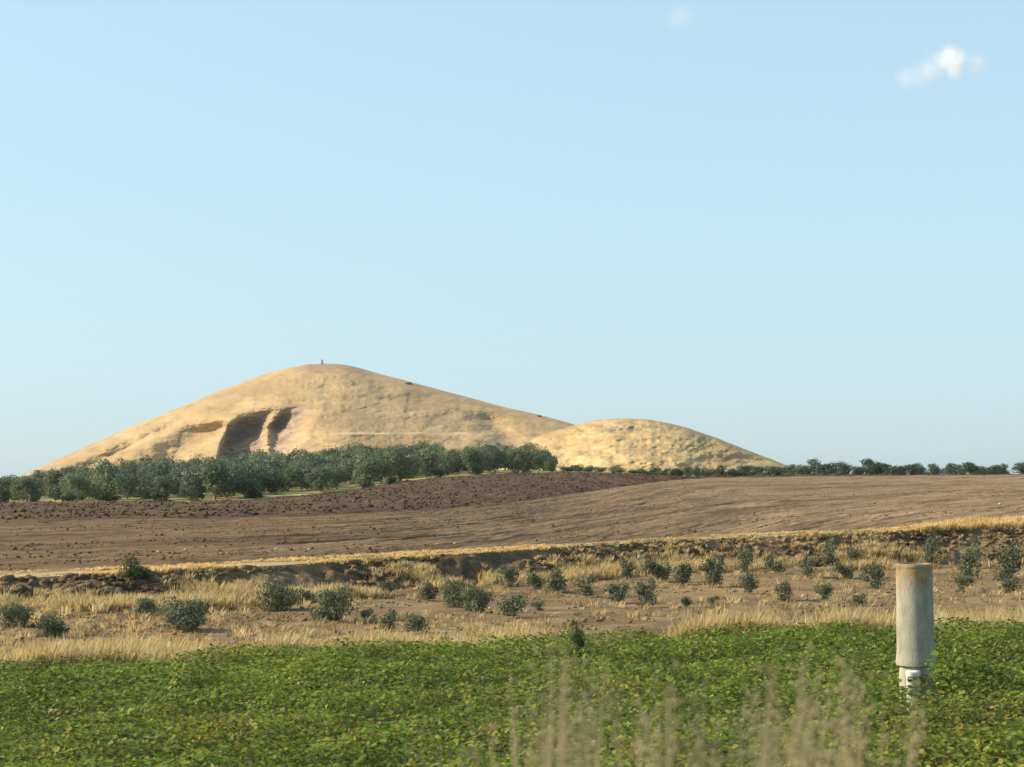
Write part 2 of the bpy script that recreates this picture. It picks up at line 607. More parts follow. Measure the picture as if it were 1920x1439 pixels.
mx = np.linspace(915, 1510, 420)
MS = gsm(np.interp(mx, [915, 930, 960, 1000, 1040, 1062, 1095, 1120, 1170, 1215, 1250, 1290, 1350, 1410, 1450, 1475, 1510],
                   [868, 856, 842, 823, 808, 802, 793, 788, 785, 787, 793, 803, 824, 848, 863, 873, 890]), 4)
MS = MS + .7 * fbm(mx / 14, mx * 0, 81, 4)
mm = (905 - MS) / FPX * 620
MRY = gsm(np.interp(mx, [915, 1150, 1510], [672, 640, 615]), 20)


def mound_gully(P, R, v):
    hgt = np.clip((R - np.interp(P, mx, MS)) / 40.0, 0, 1)
    g = 2.6 * np.exp(-((P - 1175) / 40) ** 2 - ((R - 806) / 8) ** 2)
    g = g + 2.0 * np.exp(-((P - 1105 + (R - 850)) / 22) ** 2) * sstep(830, 850, R)
    g = g + 3.6 * fbm(P / 38, R / 16, 82) + .9 * fbm(P / 10, R / 6, 83)
    return g * sstep(0, .3, hgt)


def mound_cols(P, R, v):
    e = np.exp(-((P - 1170 + 30 * fbm(P / 20, R / 8, 3)) / 45) ** 2 - ((R - 806) / 6) ** 2)
    e = e + np.exp(-((P - 1105) / 16) ** 2 - ((R - 848) / 5) ** 2)
    e = np.clip(e * (1 + 1.5 * fbm(P / 8, R / 5, 6)), 0, .8)
    rim = (1 - sstep(5, 9, R - np.interp(P, mx, MS))) * sstep(1225, 1250, P) * (1 - sstep(1300, 1340, P)) * .5
    return np.stack([e, rim, 0 * e], -1)


M_mound = hill_mat('rough dry mound grass', [(.28, (.26, .168, .078)), (.48, (.42, .30, .142)), (.70, (.53, .395, .20))], (.25, .17, .085), .45)
mound_o, MV = relief('mound', mx, MS, MRY, 14 + 2.1 * mm, 905, mound_gully, M_mound, mound_cols, nv=130)


# ------------------------------------------------------------------ plants
def leaf_quads(cent, nrm, along, ln, wd, fold=.15):
    """Rhombic folded leaves: centre, normal, axis, length, width."""
    nrm = nrm / np.linalg.norm(nrm, axis=1, keepdims=True)
    along = along - nrm * (along * nrm).sum(1, keepdims=True)
    along = along / np.maximum(np.linalg.norm(along, axis=1, keepdims=True), 1e-6)
    sidev = np.cross(nrm, along)
    ln, wd = np.asarray(ln)[:, None], np.asarray(wd)[:, None]
    a = cent - along * ln * .5
    b = cent + sidev * wd * .5 + nrm * wd * fold
    c = cent + along * ln * .5
    d = cent - sidev * wd * .5 + nrm * wd * fold
    V = np.stack([a, b, c, d], 1).reshape(-1, 3)
    i = np.arange(len(cent)) * 4
    F = np.concatenate([np.stack([i, i + 1, i + 2], 1), np.stack([i, i + 2, i + 3], 1)])
    return V, F


def rand_dir(n, rng):
    v = rng.normal(size=(n, 3))
    return v / np.linalg.norm(v, axis=1, keepdims=True)


def tube(pts, rads, sides=6):
    pts = [Vector(p) for p in pts]
    V, F = [], []
    for i, p in enumerate(pts):
        d = (pts[min(i + 1, len(pts) - 1)] - pts[max(i - 1, 0)]).normalized()
        u = d.cross(Vector((.31, .95, .1))).normalized()
        w = d.cross(u)
        for k in range(sides):
            a = 2 * math.pi * k / sides
            V.append(p + (u * math.cos(a) + w * math.sin(a)) * rads[i])
    for i in range(len(pts) - 1):
        for k in range(sides):
            F.append((i * sides + k, i * sides + (k + 1) % sides, (i + 1) * sides + (k + 1) % sides, (i + 1) * sides + k))
    return [tuple(v) for v in V], F


def join(parts):
    V, F = [], []
    for v, f in parts:
        o = len(V)
        V += v
        F += [tuple(i + o for i in q) for q in f]
    return V, F


def woody(seed, trunk_h, crown_r, crown_h, nleaf, leaf, palette, trunk_r=.11, lobes=9, mat_trunk=None, low=0.0, flat=1.0, droop=0.0):
    """A trunk mesh and a crown mesh for a unit plant standing at the origin."""
    rng = np.random.default_rng(seed)
    parts = []
    bend = rng.normal(size=2) * .12 * trunk_h
    p1 = (bend[0] * .4, bend[1] * .4, trunk_h * .55)
    p2 = (bend[0], bend[1], trunk_h)
    parts.append(tube([(0, 0, -.15), (0, 0, trunk_h * .12), p1, p2], [trunk_r * 1.5, trunk_r * 1.1, trunk_r * .9, trunk_r * .75], 7))
    L = []
    for k in range(lobes):
        a = 2 * math.pi * (k + rng.uniform(-.3, .3)) / lobes * (2 if lobes > 6 else 1)
        rr = crown_r * rng.uniform(.25, .68) * (1 if k else 0)
        zz = trunk_h + crown_h * (rng.uniform(.05, .85) - low * .15)
        zz = min(zz, trunk_h + crown_h * (1 - .45 * (rr / crown_r) ** 2) * .9)
        c = np.array((math.cos(a) * rr + bend[0], math.sin(a) * rr + bend[1], zz))
        L.append((c, crown_r * rng.uniform(.34, .58), crown_h * rng.uniform(.22, .36)))
        mid = tuple((np.array(p2) * .5 + c * .5) - np.array((0, 0, crown_h * .06)))
        parts.append(tube([p2, mid, tuple(c)], [trunk_r * .55, trunk_r * .35, trunk_r * .12], 5))
    tv_, tf_ = join(parts)
    tm = bpy.data.meshes.new('trunk')
    tm.from_pydata(tv_, [], tf_)
    tm.polygons.foreach_set('use_smooth', [True] * len(tf_))
    tm.materials.append(mat_trunk or M_bark)
    pick = rng.integers(0, len(L), nleaf)
    d = rand_dir(nleaf, rng)
    cen = np.array([l_[0] for l_ in L])[pick]
    rad = np.array([(l_[1], l_[1], l_[2] * flat) for l_ in L])[pick]
    r = rng.uniform(.45, 1.08, nleaf) ** .6
    clump = 1 + .35 * np.sin(d[:, 0] * 7 + pick) * np.sin(d[:, 1] * 6 + pick * 2) * np.cos(d[:, 2] * 6)
    P = cen + d * rad * (r * clump)[:, None]
    P[:, 2] = np.maximum(P[:, 2], .04 + trunk_h * (.35 if low else .55))
    nr = d + rng.normal(size=(nleaf, 3)) * .75 + np.array((0, 0, .25))
    al = rng.normal(size=(nleaf, 3)) + np.array((0, 0, .6 - droop))
    V, F = leaf_quads(P, nr, al, leaf * rng.uniform(.7, 1.5, nleaf), leaf * rng.uniform(.32, .6, nleaf))
    pal = np.array(palette)
    w = rng.uniform(0, 1, nleaf)[:, None]
    k = rng.integers(0, len(pal) - 1, nleaf)
    col = pal[k] * (1 - w) + pal[k + 1] * w
    cm = mesh_np('crown', V, F, M_leaf, np.repeat(col, 4, 0))
    return tm, cm


OLIVE = [(.080, .112, .058), (.120, .158, .088), (.165, .202, .122), (.225, .255, .17)]
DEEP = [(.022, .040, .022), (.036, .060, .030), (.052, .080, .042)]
SAGE = [(.078, .098, .050), (.110, .135, .074), (.150, .175, .102), (.19, .195, .12)]
GREEN = [(.035, .062, .022), (.055, .09, .030), (.085, .12, .05)]

V_OLIVE = [woody(100 + k, .55, 2.2, 3.3, 2500, .30, OLIVE, .13, 10) for k in range(6)]
V_PALE = [woody(130 + k, 1.3, 2.0, 2.8, 2100, .30, OLIVE, .12, 9, M_lime) for k in range(3)]
V_FAR = [woody(150 + k, 1.0, 2.1, 3.0, 1500, .36, OLIVE[:3] + DEEP[:2], .15, 9) for k in range(5)]
V_SAP = [woody(200 + k, .18, .46, .95, 850, .105, SAGE, .022, 7, low=1) for k in range(7)]
V_BUSH = [woody(230 + k, .12, .95, 1.0, 2200, .12, SAGE, .03, 10, low=1) for k in range(4)]
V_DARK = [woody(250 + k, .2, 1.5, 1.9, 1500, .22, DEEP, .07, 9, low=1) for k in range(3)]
V_GREEN = [woody(270 + k, .1, .95, .85, 1600, .11, GREEN, .03, 10, low=1) for k in range(2)]


def plant(name, var, loc, rz, sc, label, cat, group=None, sink=.0):
    e = bpy.data.objects.new(name, None)
    C.objects.link(e)
    e.location = (loc[0], loc[1], loc[2] - sink)
    e.rotation_euler = (random.uniform(-.04, .04), random.uniform(-.04, .04), rz)
    e.scale = sc if isinstance(sc, tuple) else (sc, sc, sc)
    e.empty_display_size = .3
    e['label'] = label
    e['category'] = cat
    if group:
        e['group'] = group
    obj('trunk' if cat == 'tree' else 'stem', var[0], e)
    obj('crown' if cat == 'tree' else 'foliage', var[1], e)
    return e


def gz(x, y):
    return float(ground(np.array([x]), np.array([y]))[0])


# olive grove: planted rows on the slope below the hill
ux, uy = Vector((.94, .34)), Vector((-.34, .94))
cnt = 0
for i in range(-19, 33):
    for j in range(-2, 30):
        p = Vector((-18, 205)) + ux * (i * 4.7) + uy * (j * 5.2)
        p += Vector((random.uniform(-.7, .7), random.uniform(-.7, .7)))
        t = p.x / p.y
        col = t * FPX + 960
        if col < -70 or col > 1035:
            continue
        yf = float(line_at(L_GROVE, np.array([t]))[0][0])
        yc = float(line_at(L_CREST, np.array([t]))[0][0])
        if p.y < yf + 1.5 or p.y > yc + 16:
            continue
        if random.random() < .05:
            continue
        if col > 640 and p.y < yf + 12 and random.random() < .45:
            continue
        if col > 900 and random.random() < .35:
            continue
        front = p.y < yf + 9
        pale = front and col < 330
        v = random.choice(V_PALE if pale else V_OLIVE)
        s = random.uniform(.74, 1.2) * (.94 if col > 830 else 1.0) * float(np.interp(col, [-60, 20, 240], [.68, .74, 1.0]))
        where = ('below the hill\'s low tapering end' if col < 230 else 'below the hill\'s slanting gullies' if col < 405 else
                 'below the hill\'s dark hollow' if col < 610 else 'below the hill\'s smooth terraced slope' if col < 850 else 'beside the small mound')
        back = p.y > yc - 12
        lab = ('olive tree with pale limewashed trunk in the grove\'s front row' if pale else
               'round front-row olive tree beside the dark soil, ' + where if front else
               ('olive tree on the grove\'s crest, ' if back else 'grey-green olive tree in the middle of the grove, ') + where)
        grp = 'limewashed olive trees at the grove edge' if pale else ('front row olive trees ' if front else 'crest olive trees ' if back else 'middle olive trees ') + where
        plant('olive_tree', v, (p.x, p.y, gz(p.x, p.y)), random.uniform(0, 6.3), (s * random.uniform(.9, 1.1), s, s * random.uniform(.9, 1.1)), lab, 'tree', grp)
        cnt += 1
print('grove', cnt)

# line of trees on the far edge of the ploughed field
far = [(1205, .55), (1228, .75), (1245, .6), (1268, .7), (1290, .85), (1308, .8), (1330, .7), (1352, .85), (1375, .8), (1398, .95), (1420, .85), (1442, .9),
       (1462, .95), (1485, 1.05), (1505, 1.2), (1525, 1.35), (1545, 1.1), (1566, 1.2), (1588, 1.25), (1608, 1.1), (1628, 1.5), (1645, 1.3), (1662, 1.2), (1684, 1.2),
       (1705, 1.15), (1724, 1.15), (1752, 1.15), (1779, 1.15), (1796, 1.1), (1817, 1.4), (1830, 1.1), (1847, 1.1), (1862, 1.05), (1876, 1.15), (1919, 1.35), (1936, 1.2), (1962, 1.3)]
for x, s in far:
    t = (x + random.uniform(-3, 3) - 960) / FPX
    y0 = float(line_at(L_GROVE, np.array([t]))[0][0])
    y1 = float(line_at(L_CREST, np.array([t]))[0][0])
    Y = y0 + 6 + random.uniform(0, .45) * (y1 - y0)
    s2 = s * .95
    plant('field_edge_tree', random.choice(V_FAR), (t * Y, Y, gz(t * Y, Y)), random.uniform(0, 6.3), (s2 * 1.08, s2, s2 * .8),
          ('tall' if s > 1.22 else 'middling' if s > .98 else 'small') + ' bushy tree on the ploughed field\'s far edge, ' + ('before the mound' if x < 1470 else 'against open sky'), 'tree',
          ('tall' if s > 1.22 else 'middling' if s > .98 else 'small') + ' far field edge trees ' + ('before the mound' if x < 1470 else 'against the sky'), .75)
for x in range(1215, 1890, 19):
    if random.random() < .12:
        continue
    t = (x + random.uniform(-9, 9) - 960) / FPX
    y0 = float(line_at(L_GROVE, np.array([t]))[0][0])
    Y = y0 + random.uniform(0, 4)
    s = random.uniform(.45, .8)
    plant('field_edge_bush', random.choice(V_DARK + V_BUSH), (t * Y, Y, gz(t * Y, Y)), random.uniform(0, 6.3), (s * 1.5, s * 1.2, s),
          'low scrubby bush at the foot of the field edge trees', 'bush', 'bushes under the field edge trees', .1)

# single dark bushes by the grove and scrub below the mound
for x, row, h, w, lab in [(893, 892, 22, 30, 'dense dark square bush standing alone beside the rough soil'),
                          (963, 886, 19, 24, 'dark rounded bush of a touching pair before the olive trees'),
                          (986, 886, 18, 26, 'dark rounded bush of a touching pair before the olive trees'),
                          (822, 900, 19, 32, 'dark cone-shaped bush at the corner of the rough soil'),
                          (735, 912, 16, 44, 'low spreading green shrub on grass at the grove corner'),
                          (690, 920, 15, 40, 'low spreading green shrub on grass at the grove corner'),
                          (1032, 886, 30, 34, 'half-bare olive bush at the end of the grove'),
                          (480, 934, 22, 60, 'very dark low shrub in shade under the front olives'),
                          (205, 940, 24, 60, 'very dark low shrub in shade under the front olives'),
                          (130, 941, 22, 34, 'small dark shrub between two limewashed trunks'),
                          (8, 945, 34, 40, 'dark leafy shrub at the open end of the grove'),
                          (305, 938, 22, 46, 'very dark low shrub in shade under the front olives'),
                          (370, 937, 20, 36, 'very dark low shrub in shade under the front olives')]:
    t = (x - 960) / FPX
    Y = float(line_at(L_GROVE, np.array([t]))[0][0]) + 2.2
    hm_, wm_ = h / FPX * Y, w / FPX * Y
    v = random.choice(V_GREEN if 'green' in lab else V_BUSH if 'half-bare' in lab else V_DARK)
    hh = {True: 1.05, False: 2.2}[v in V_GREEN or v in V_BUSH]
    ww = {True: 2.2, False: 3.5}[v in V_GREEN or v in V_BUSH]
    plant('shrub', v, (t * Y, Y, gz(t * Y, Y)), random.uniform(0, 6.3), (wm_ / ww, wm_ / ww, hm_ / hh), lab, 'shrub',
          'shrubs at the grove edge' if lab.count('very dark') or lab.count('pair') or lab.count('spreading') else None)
for x in [1066, 1080, 1097, 1108, 1126, 1150, 1163, 1180, 1196, 1212]:
    t = (x + random.uniform(-4, 4) - 960) / FPX
    Y = float(line_at(L_GROVE, np.array([t]))[0][0]) + random.uniform(0, 8)
    s = random.uniform(.5, 1.15)
    plant('scrub_bush', random.choice(V_BUSH), (t * Y, Y, gz(t * Y, Y)), random.uniform(0, 6.3), (s * random.uniform(1.0, 2.2), s * 1.2, s * random.uniform(.6, 1.2)),
          'small thin brownish scrub bush below the small mound', 'bush', 'scrub bushes below the mound')

# saplings in the strip: centre column, base row, height and width in the picture
SAPS = [(1283, 1096, 39, 26), (1337, 1102, 65, 47), (1395, 1072, 42, 33), (1403, 1116, 50, 38), (1453, 1077, 33, 36), (1512, 1083, 40, 34),
        (1553, 1060, 42, 36), (1582, 1087, 37, 36), (1603, 1061, 33, 27), (1642, 1105, 46, 46), (1470, 1127, 35, 36), (1547, 1132, 36, 34),
        (1612, 1138, 26, 26), (1747, 1066, 58, 36), (1817, 1086, 64, 42), (1807, 1112, 34, 40), (1887, 1094, 66, 50), (1897, 1112, 32, 36),
        (1337, 1134, 19, 24), (1287, 1140, 25, 20), (727, 1117, 32, 36), (730, 1186, 40, 32), (777, 1188, 40, 40), (803, 1127, 34, 38),
        (953, 1100, 40, 36), (1003, 1110, 44, 34), (1045, 1112, 50, 44), (1100, 1120, 40, 38), (1157, 1131, 42, 46),
        (1177, 1087, 40, 30), (1213, 1141, 60, 34), (1230, 1091, 50, 50), (1278, 1097, 38, 40), (1007, 1146, 18, 28), (690, 1166, 26, 30),
        (570, 1132, 30, 38), (963, 1159, 52, 54)]
def sap_label(x, row, h, w):
    if (x, row) == (1747, 1066):
        return 'tall olive sapling rising right behind the concrete standpipe\'s rim'
    if (x, row) == (963, 1159):
        return 'full round olive sapling standing alone between straw and two large bushes'
    size = 'tall' if h >= 55 else 'tiny' if h < 29 else 'round' if w > h else 'upright'
    zone = 'close under the eroded bank' if row < 1080 else 'in mid-strip' if row < 1118 else 'at the straw fringe by the crop'
    ref = ', on the standpipe\'s side' if x > 1440 else ', midway between standpipe and shrubs' if x > 1120 else ', among the grey-green shrubs'
    return size + ' olive sapling ' + zone + ref


for x, row, h, w in SAPS:
    p = hit(x, row, 40, 110)
    hm_, wm_ = h / FPX * p[1], w / FPX * p[1]
    plant('olive_sapling', random.choice(V_SAP), p, random.uniform(0, 6.3), (wm_ / .80, wm_ / .80, hm_ / 1.02),
          sap_label(x, row, h, w), 'sapling', sap_label(x, row, h, w).replace('sapling', 'saplings', 1))
BUSHES = [(520, 1146, 56, 76, 'bushy grey-green shrub on bare earth below the bank'), (620, 1166, 60, 82, 'wide grey-green shrub with loose outline beside the bushy one'),
          (345, 1182, 52, 102, 'broad low grey-green shrub behind straw grass at the crop edge'), (270, 1157, 32, 50, 'small sparse shrub at the bank foot beside golden grass'),
          (30, 1177, 46, 64, 'grey-green shrub by the dark bank\'s open end'), (98, 1198, 40, 66, 'low grey-green shrub rising from straw at the crop edge'),
          (853, 1139, 48, 56, 'full olive bush touching its slightly larger neighbour'), (893, 1149, 50, 58, 'large full olive bush with white stone at its foot')]
for x, row, h, w, lab in BUSHES:
    p = hit(x, row, 40, 110)
    hm_, wm_ = h / FPX * p[1], w / FPX * p[1]
    plant('shrub', random.choice(V_BUSH), p, random.uniform(0, 6.3), (wm_ / 1.75, wm_ / 1.75, hm_ / .95), lab, 'shrub')
p = hit(257, 1084, 55, 75)
plant('shrub', V_GREEN[0], p, 1.0, (p[1] * 96 / FPX / 2.1, p[1] * 80 / FPX / 2.1, p[1] * 46 / FPX / .95), 'green rounded shrub growing on top of the eroded bank', 'shrub')
p = at(1080, 1215, 31.0)
plant('weed', V_GREEN[1], (p[0], p[1], gz(p[0], p[1])), 2.0, (.17, .17, .80), 'dark upright weed standing above the green crop', 'weed')
# bushes on the hills' skyline
for x, dr, s, lab in [(766, 3, 1.6, 'tiny dark bush on the large hill\'s long right slope'), (1010, 2, 1.1, 'tiny dark bush low on the large hill\'s skyline')]:
    i = int(np.argmin(abs(hx - x)))
    v = HV[165, i]
    plant('hill_bush', V_DARK[0], v, 0, (s * 1.1, s, s * .7), lab, 'bush', None, .75 * s)


# ------------------------------------------------------------------ crop
def crop():
    rng = np.random.default_rng(5)
    n = 430000
    Y = 13.5 + (44 - 13.5) * rng.uniform(0, 1, n) ** .85
    T = rng.uniform(-.40, .40, n)
    X = T * Y
    keep = Y < line_at(L_EDGE, T)[0] + .5 * fbm(X / .8, X * 0, 9)
    X, Y = X[keep], Y[keep]
    n = len(X)
    lump = fbm(X / .7, Y / .7, 91, 3)
    big = fbm(X / 2.6, Y / 2.6, 94, 3)
    pc = at(1800, 1300, 25.6)
    tall = np.exp(-((X - pc[0]) / .75) ** 2 - ((Y - pc[1]) / .9) ** 2)
    pd = at(1752, 1300, 24.55)
    tall = np.maximum(tall, 1.7 * np.exp(-((X - pd[0]) / .26) ** 2 - ((Y - pd[1]) / .22) ** 2))
    pe = at(1700, 1300, 24.3)
    tall = np.maximum(tall, .55 * np.exp(-((X - pe[0]) / .22) ** 2 - ((Y - pe[1]) / .22) ** 2))
    h = .31 + .24 * lump + .12 * big + .30 * tall
    dep = rng.uniform(0, 1, n) ** 1.7
    z = ground(X, Y) + np.maximum(h * (1 - .75 * dep), .03)
    ln = .036 + .066 * rng.uniform(0, 1, n) ** 1.5 * (1 + .25 * big) * (1 + .5 * tall)
    e = .12
    gx = (fbm((X + e) / .7, Y / .7, 91, 3) - lump) / e * .24
    gy = (fbm(X / .7, (Y + e) / .7, 91, 3) - lump) / e * .24
    nr = np.stack([-gx * .8, -gy * .8, np.full(n, 1.0)], 1) + rng.normal(size=(n, 3)) * .36
    al = rng.normal(size=(n, 3)) * np.array((1, 1, .35))
    V, F = leaf_quads(np.stack([X, Y, z], 1), nr, al, ln, ln * rng.uniform(.5, .8, n), .12)
    yel = np.clip(.5 + 1.2 * fbm(X / 1.5, Y / 1.5, 96, 4) + .42 * (23 - Y) / 8 - .28, 0, 1)
    isy = (rng.uniform(0, 1, n) < .10 + .62 * yel ** 1.4)
    g = np.array([(.088, .145, .024), (.118, .190, .034), (.165, .245, .048), (.066, .112, .024)])[rng.integers(0, 4, n)]
    y_ = np.array([(.22, .23, .040), (.29, .25, .060), (.20, .20, .045), (.27, .19, .07)])[rng.integers(0, 4, n)]
    col = np.where(isy[:, None], y_ * .55 + g * .45, g)
    col = col * np.clip(1 + .6 * fbm(X / .45, Y / .45, 99, 2), .6, 1.4)[:, None] * np.array((1.10, 1.0, .80))
    brown = rng.uniform(0, 1, n) < .006
    col = np.where(brown[:, None], np.array((.30, .25, .13)), col)
    me = mesh_np('crop_plants', V, F, M_crop, np.repeat(col, 4, 0))
    obj('crop_plants', me, kind='stuff', label='dense low leafy green crop with yellowing patches beside the road', category='crop')


crop()


# ------------------------------------------------------------------ dry grass
def blades(X, Y, Z, H, rng, per=22, spread=.16, width=.012, lean=.35, pal=None):
    n = len(X)
    m = n * per
    k = np.repeat(np.arange(n), per)
    a = rng.uniform(0, 2 * math.pi, m)
    r = spread * np.sqrt(rng.uniform(0, 1, m)) * (H[k] / .5)
    bx, by = X[k] + np.cos(a) * r, Y[k] + np.sin(a) * r
    h = H[k] * rng.uniform(.45, 1.1, m)
    dx = (np.cos(a) * .7 + rng.normal(size=m) * .5 + .25) * lean * h
    dy = (np.sin(a) * .7 + rng.normal(size=m) * .5) * lean * h
    wa = rng.uniform(0, math.pi, m)
    w = width * rng.uniform(.6, 1.6, m)
    wx, wy = np.cos(wa) * w, np.sin(wa) * w
    z = Z[k] - .03
    P0 = np.stack([bx - wx, by - wy, z], 1)
    P1 = np.stack([bx + wx, by + wy, z], 1)
    P2 = np.stack([bx + dx * .4 + wx * .8, by + dy * .4 + wy * .8, z + h * .62], 1)
    P3 = np.stack([bx + dx * .4 - wx * .8, by + dy * .4 - wy * .8, z + h * .62], 1)
    P4 = np.stack([bx + dx, by + dy, z + h], 1)
    V = np.stack([P0, P1, P2, P3, P4], 1).reshape(-1, 3)
    i = np.arange(m) * 5
    F = np.concatenate([np.stack([i, i + 1, i + 2], 1), np.stack([i, i + 2, i + 3], 1), np.stack([i + 3, i + 2, i + 4], 1)])
    pal = np.array(pal)
    c = pal[rng.integers(0, len(pal), n)][k] * rng.uniform(.75, 1.2, m)[:, None]
    return V, F, np.repeat(c, 5, 0)


STRAW = [(.64, .46, .20), (.70, .53, .26), (.56, .38, .15), (.72, .58, .31), (.55, .43, .20)]
DULL = [(.34, .25, .13), (.40, .30, .16), (.26, .19, .10), (.33, .28, .15)]


def grass(name, label, gen, per, spread, width, lean, pal, seed):
    rng = np.random.default_rng(seed)
    X, Y, H = gen(rng)
    V, F, c = blades(X, Y, ground(X, Y), H, rng, per, spread, width, lean, pal)
    me = mesh_np(name, V, F, M_straw, c)
    obj(name, me, kind='stuff', label=label, category='grass')


def g_fringe(rng):
    n = 5200
    T = rng.uniform(-.34, .34, n)
    ye = line_at(L_EDGE, T)[0]
    Y = ye + .6 + 11 * rng.uniform(0, 1, n) ** 1.6
    X = T * Y
    d = fbm(X / 2.2, Y / 6, 101, 3) + .18 * (rng.uniform(0, 1, n) - .5) + .18 * sstep(.16, .22, T)
    k = d > .06
    H = (.30 + .85 * np.clip(d, 0, .6)) * rng.uniform(.7, 1.2, n)
    return X[k], Y[k], H[k]


def g_bank(rng):
    n = 9000
    T = rng.uniform(-.34, .34, n)
    yf, yt = line_at(L_FOOT, T)[0], line_at(L_TOP, T)[0]
    Y = yf - 5 + (yt - yf + 6) * rng.uniform(0, 1, n)
    X = T * Y
    d = fbm(X / 3.2, Y / 3.2, 111, 3) + .25 * (rng.uniform(0, 1, n) - .5) 
    k = d > .10 + .08 * (T < -.1)
    H = (.28 + .5 * np.clip(d, 0, .6)) * rng.uniform(.7, 1.2, n) * (1 - .62 * sstep(yf, yt - .5, Y))
    return X[k], Y[k], H[k]


def g_track(rng):
    n = 5200
    T = rng.uniform(-.34, .34, n)
    yt, yr = line_at(L_TOP, T)[0], line_at(L_TRACK, T)[0]
    u = rng.uniform(0, 1, n)
    Y = yt + (yr - yt) * np.where(u < .45, rng.uniform(-.05, .25, n), rng.uniform(.75, 1.25, n))
    X = T * Y
    d = fbm(X / 4, Y / 4, 121, 3) + .3 * (rng.uniform(0, 1, n) - .5)
    big = sstep(.20, .235, T) * (Y > 0)
    k = (d > .02) | ((big > .5) & (rng.uniform(0, 1, n) < .8))
    H = (.08 + .16 * np.clip(d, 0, .6) + .42 * big * (.6 + d)) * rng.uniform(.7, 1.2, n)
    return X[k], Y[k], H[k]


def g_strip(rng):
    n = 6500
    T = rng.uniform(-.34, .34, n)
    ye, yf = line_at(L_EDGE, T)[0], line_at(L_FOOT, T)[0]
    Y = ye + 8 + (yf - ye - 8) * rng.uniform(0, 1, n)
    X = T * Y
    d = fbm(X / 3, Y / 3, 131, 3) + .3 * (rng.uniform(0, 1, n) - .5)
    k = d > .0
    return X[k], Y[k], (.10 + .22 * rng.uniform(0, 1, n) ** 2)[k]


grass('dry_grass', 'tall golden straw grass along the far edge of the green crop', g_fringe, 30, .17, .012, .35, STRAW, 1)
grass('dry_grass', 'patches of golden dry grass growing on the eroded bank', g_bank, 26, .20, .016, .40, STRAW + DULL[:2], 2)
grass('dry_grass', 'short pale dry grass along the track above the bank', g_track, 20, .22, .018, .40, STRAW, 3)
grass('dry_grass', 'thin low withered weeds on the brown sapling strip', g_strip, 16, .22, .012, .6, DULL + STRAW[:2], 4)

# ------------------------------------------------------------------ clods and stones
ICO_V = None


def ico():
    g = (1 + 5 ** .5) / 2
    v = np.array([(-1, g, 0), (1, g, 0), (-1, -g, 0), (1, -g, 0), (0, -1, g), (0, 1, g), (0, -1, -g), (0, 1, -g), (g, 0, -1), (g, 0, 1), (-g, 0, -1), (-g, 0, 1)], float)
    f = np.array([(0, 11, 5), (0, 5, 1), (0, 1, 7), (0, 7, 10), (0, 10, 11), (1, 5, 9), (5, 11, 4), (11, 10, 2), (10, 7, 6), (7, 1, 8),
                  (3, 9, 4), (3, 4, 2), (3, 2, 6), (3, 6, 8), (3, 8, 9), (4, 9, 5), (2, 4, 11), (6, 2, 10), (8, 6, 7), (9, 8, 1)])
    return v / np.linalg.norm(v[0]), f


def clods(name, label, X, Y, S, mat, seed, sink=.25):
    rng = np.random.default_rng(seed)
    v, f = ico()
    n = len(X)
    Z = ground(X, Y)
    R = rng.uniform(.45, 1.35, (n, 12, 1))
    ax = np.stack([rng.uniform(.8, 1.5, n), rng.uniform(.8, 1.3, n), rng.uniform(.45, .85, n)], 1)
    a = rng.uniform(0, 6.28, n)
    P = v[None] * R * ax[:, None, :] * S[:, None, None]
    ca, sa = np.cos(a)[:, None], np.sin(a)[:, None]
    Px, Py = P[..., 0] * ca - P[..., 1] * sa, P[..., 0] * sa + P[..., 1] * ca
    V = np.stack([Px + X[:, None], Py + Y[:, None], P[..., 2] + (Z + S * sink)[:, None]], -1)
    F = (f[None] + (np.arange(n) * 12)[:, None, None]).reshape(-1, 3)
    me = mesh_np(name, V, F, mat)
    obj(name, me, kind='stuff', label=label, category='soil')


def clod_field(k0, k1, n, seed, thr, smin, smax, far_bias=1.0, inset=1.0):
    rng = np.random.default_rng(seed)
    T = rng.uniform(-.33, .33, n)
    y0, y1 = line_at(k0, T)[0] + inset, line_at(k1, T)[0] - inset * .3
    Y = y0 + (y1 - y0) * rng.uniform(0, 1, n) ** far_bias
    X = T * Y
    c, a = furrow_ca(X, Y)
    k = fbm(a / 9, c / 1.6, seed + 300, 3) > thr
    S = smin + (smax - smin) * rng.uniform(0, 1, n) ** 3
    return X[k], Y[k], S[k]


clods('soil_clods', 'brown clods scattered over the smoother ploughed field', *clod_field(L_TRACK, L_SOIL, 22000, 1, .12, .03, .10, 1.3), M_soilclod, 1)
clods('soil_clods', 'dark lumpy clods covering the rough ploughed band below the grove', *clod_field(L_SOIL, L_GROVE, 17000, 2, -.25, .05, .22), M_dark, 2)
clods('soil_clods', 'crumbling dark earth lumps on the eroded bank face', *clod_field(L_FOOT, L_TOP, 7500, 3, -.02, .03, .20, inset=.4), M_clod, 3, .05)
clods('soil_clods', 'small brown clods on the sapling strip', *clod_field(L_STRIP, L_FOOT, 9000, 4, -.05, .02, .075), M_strip, 4)

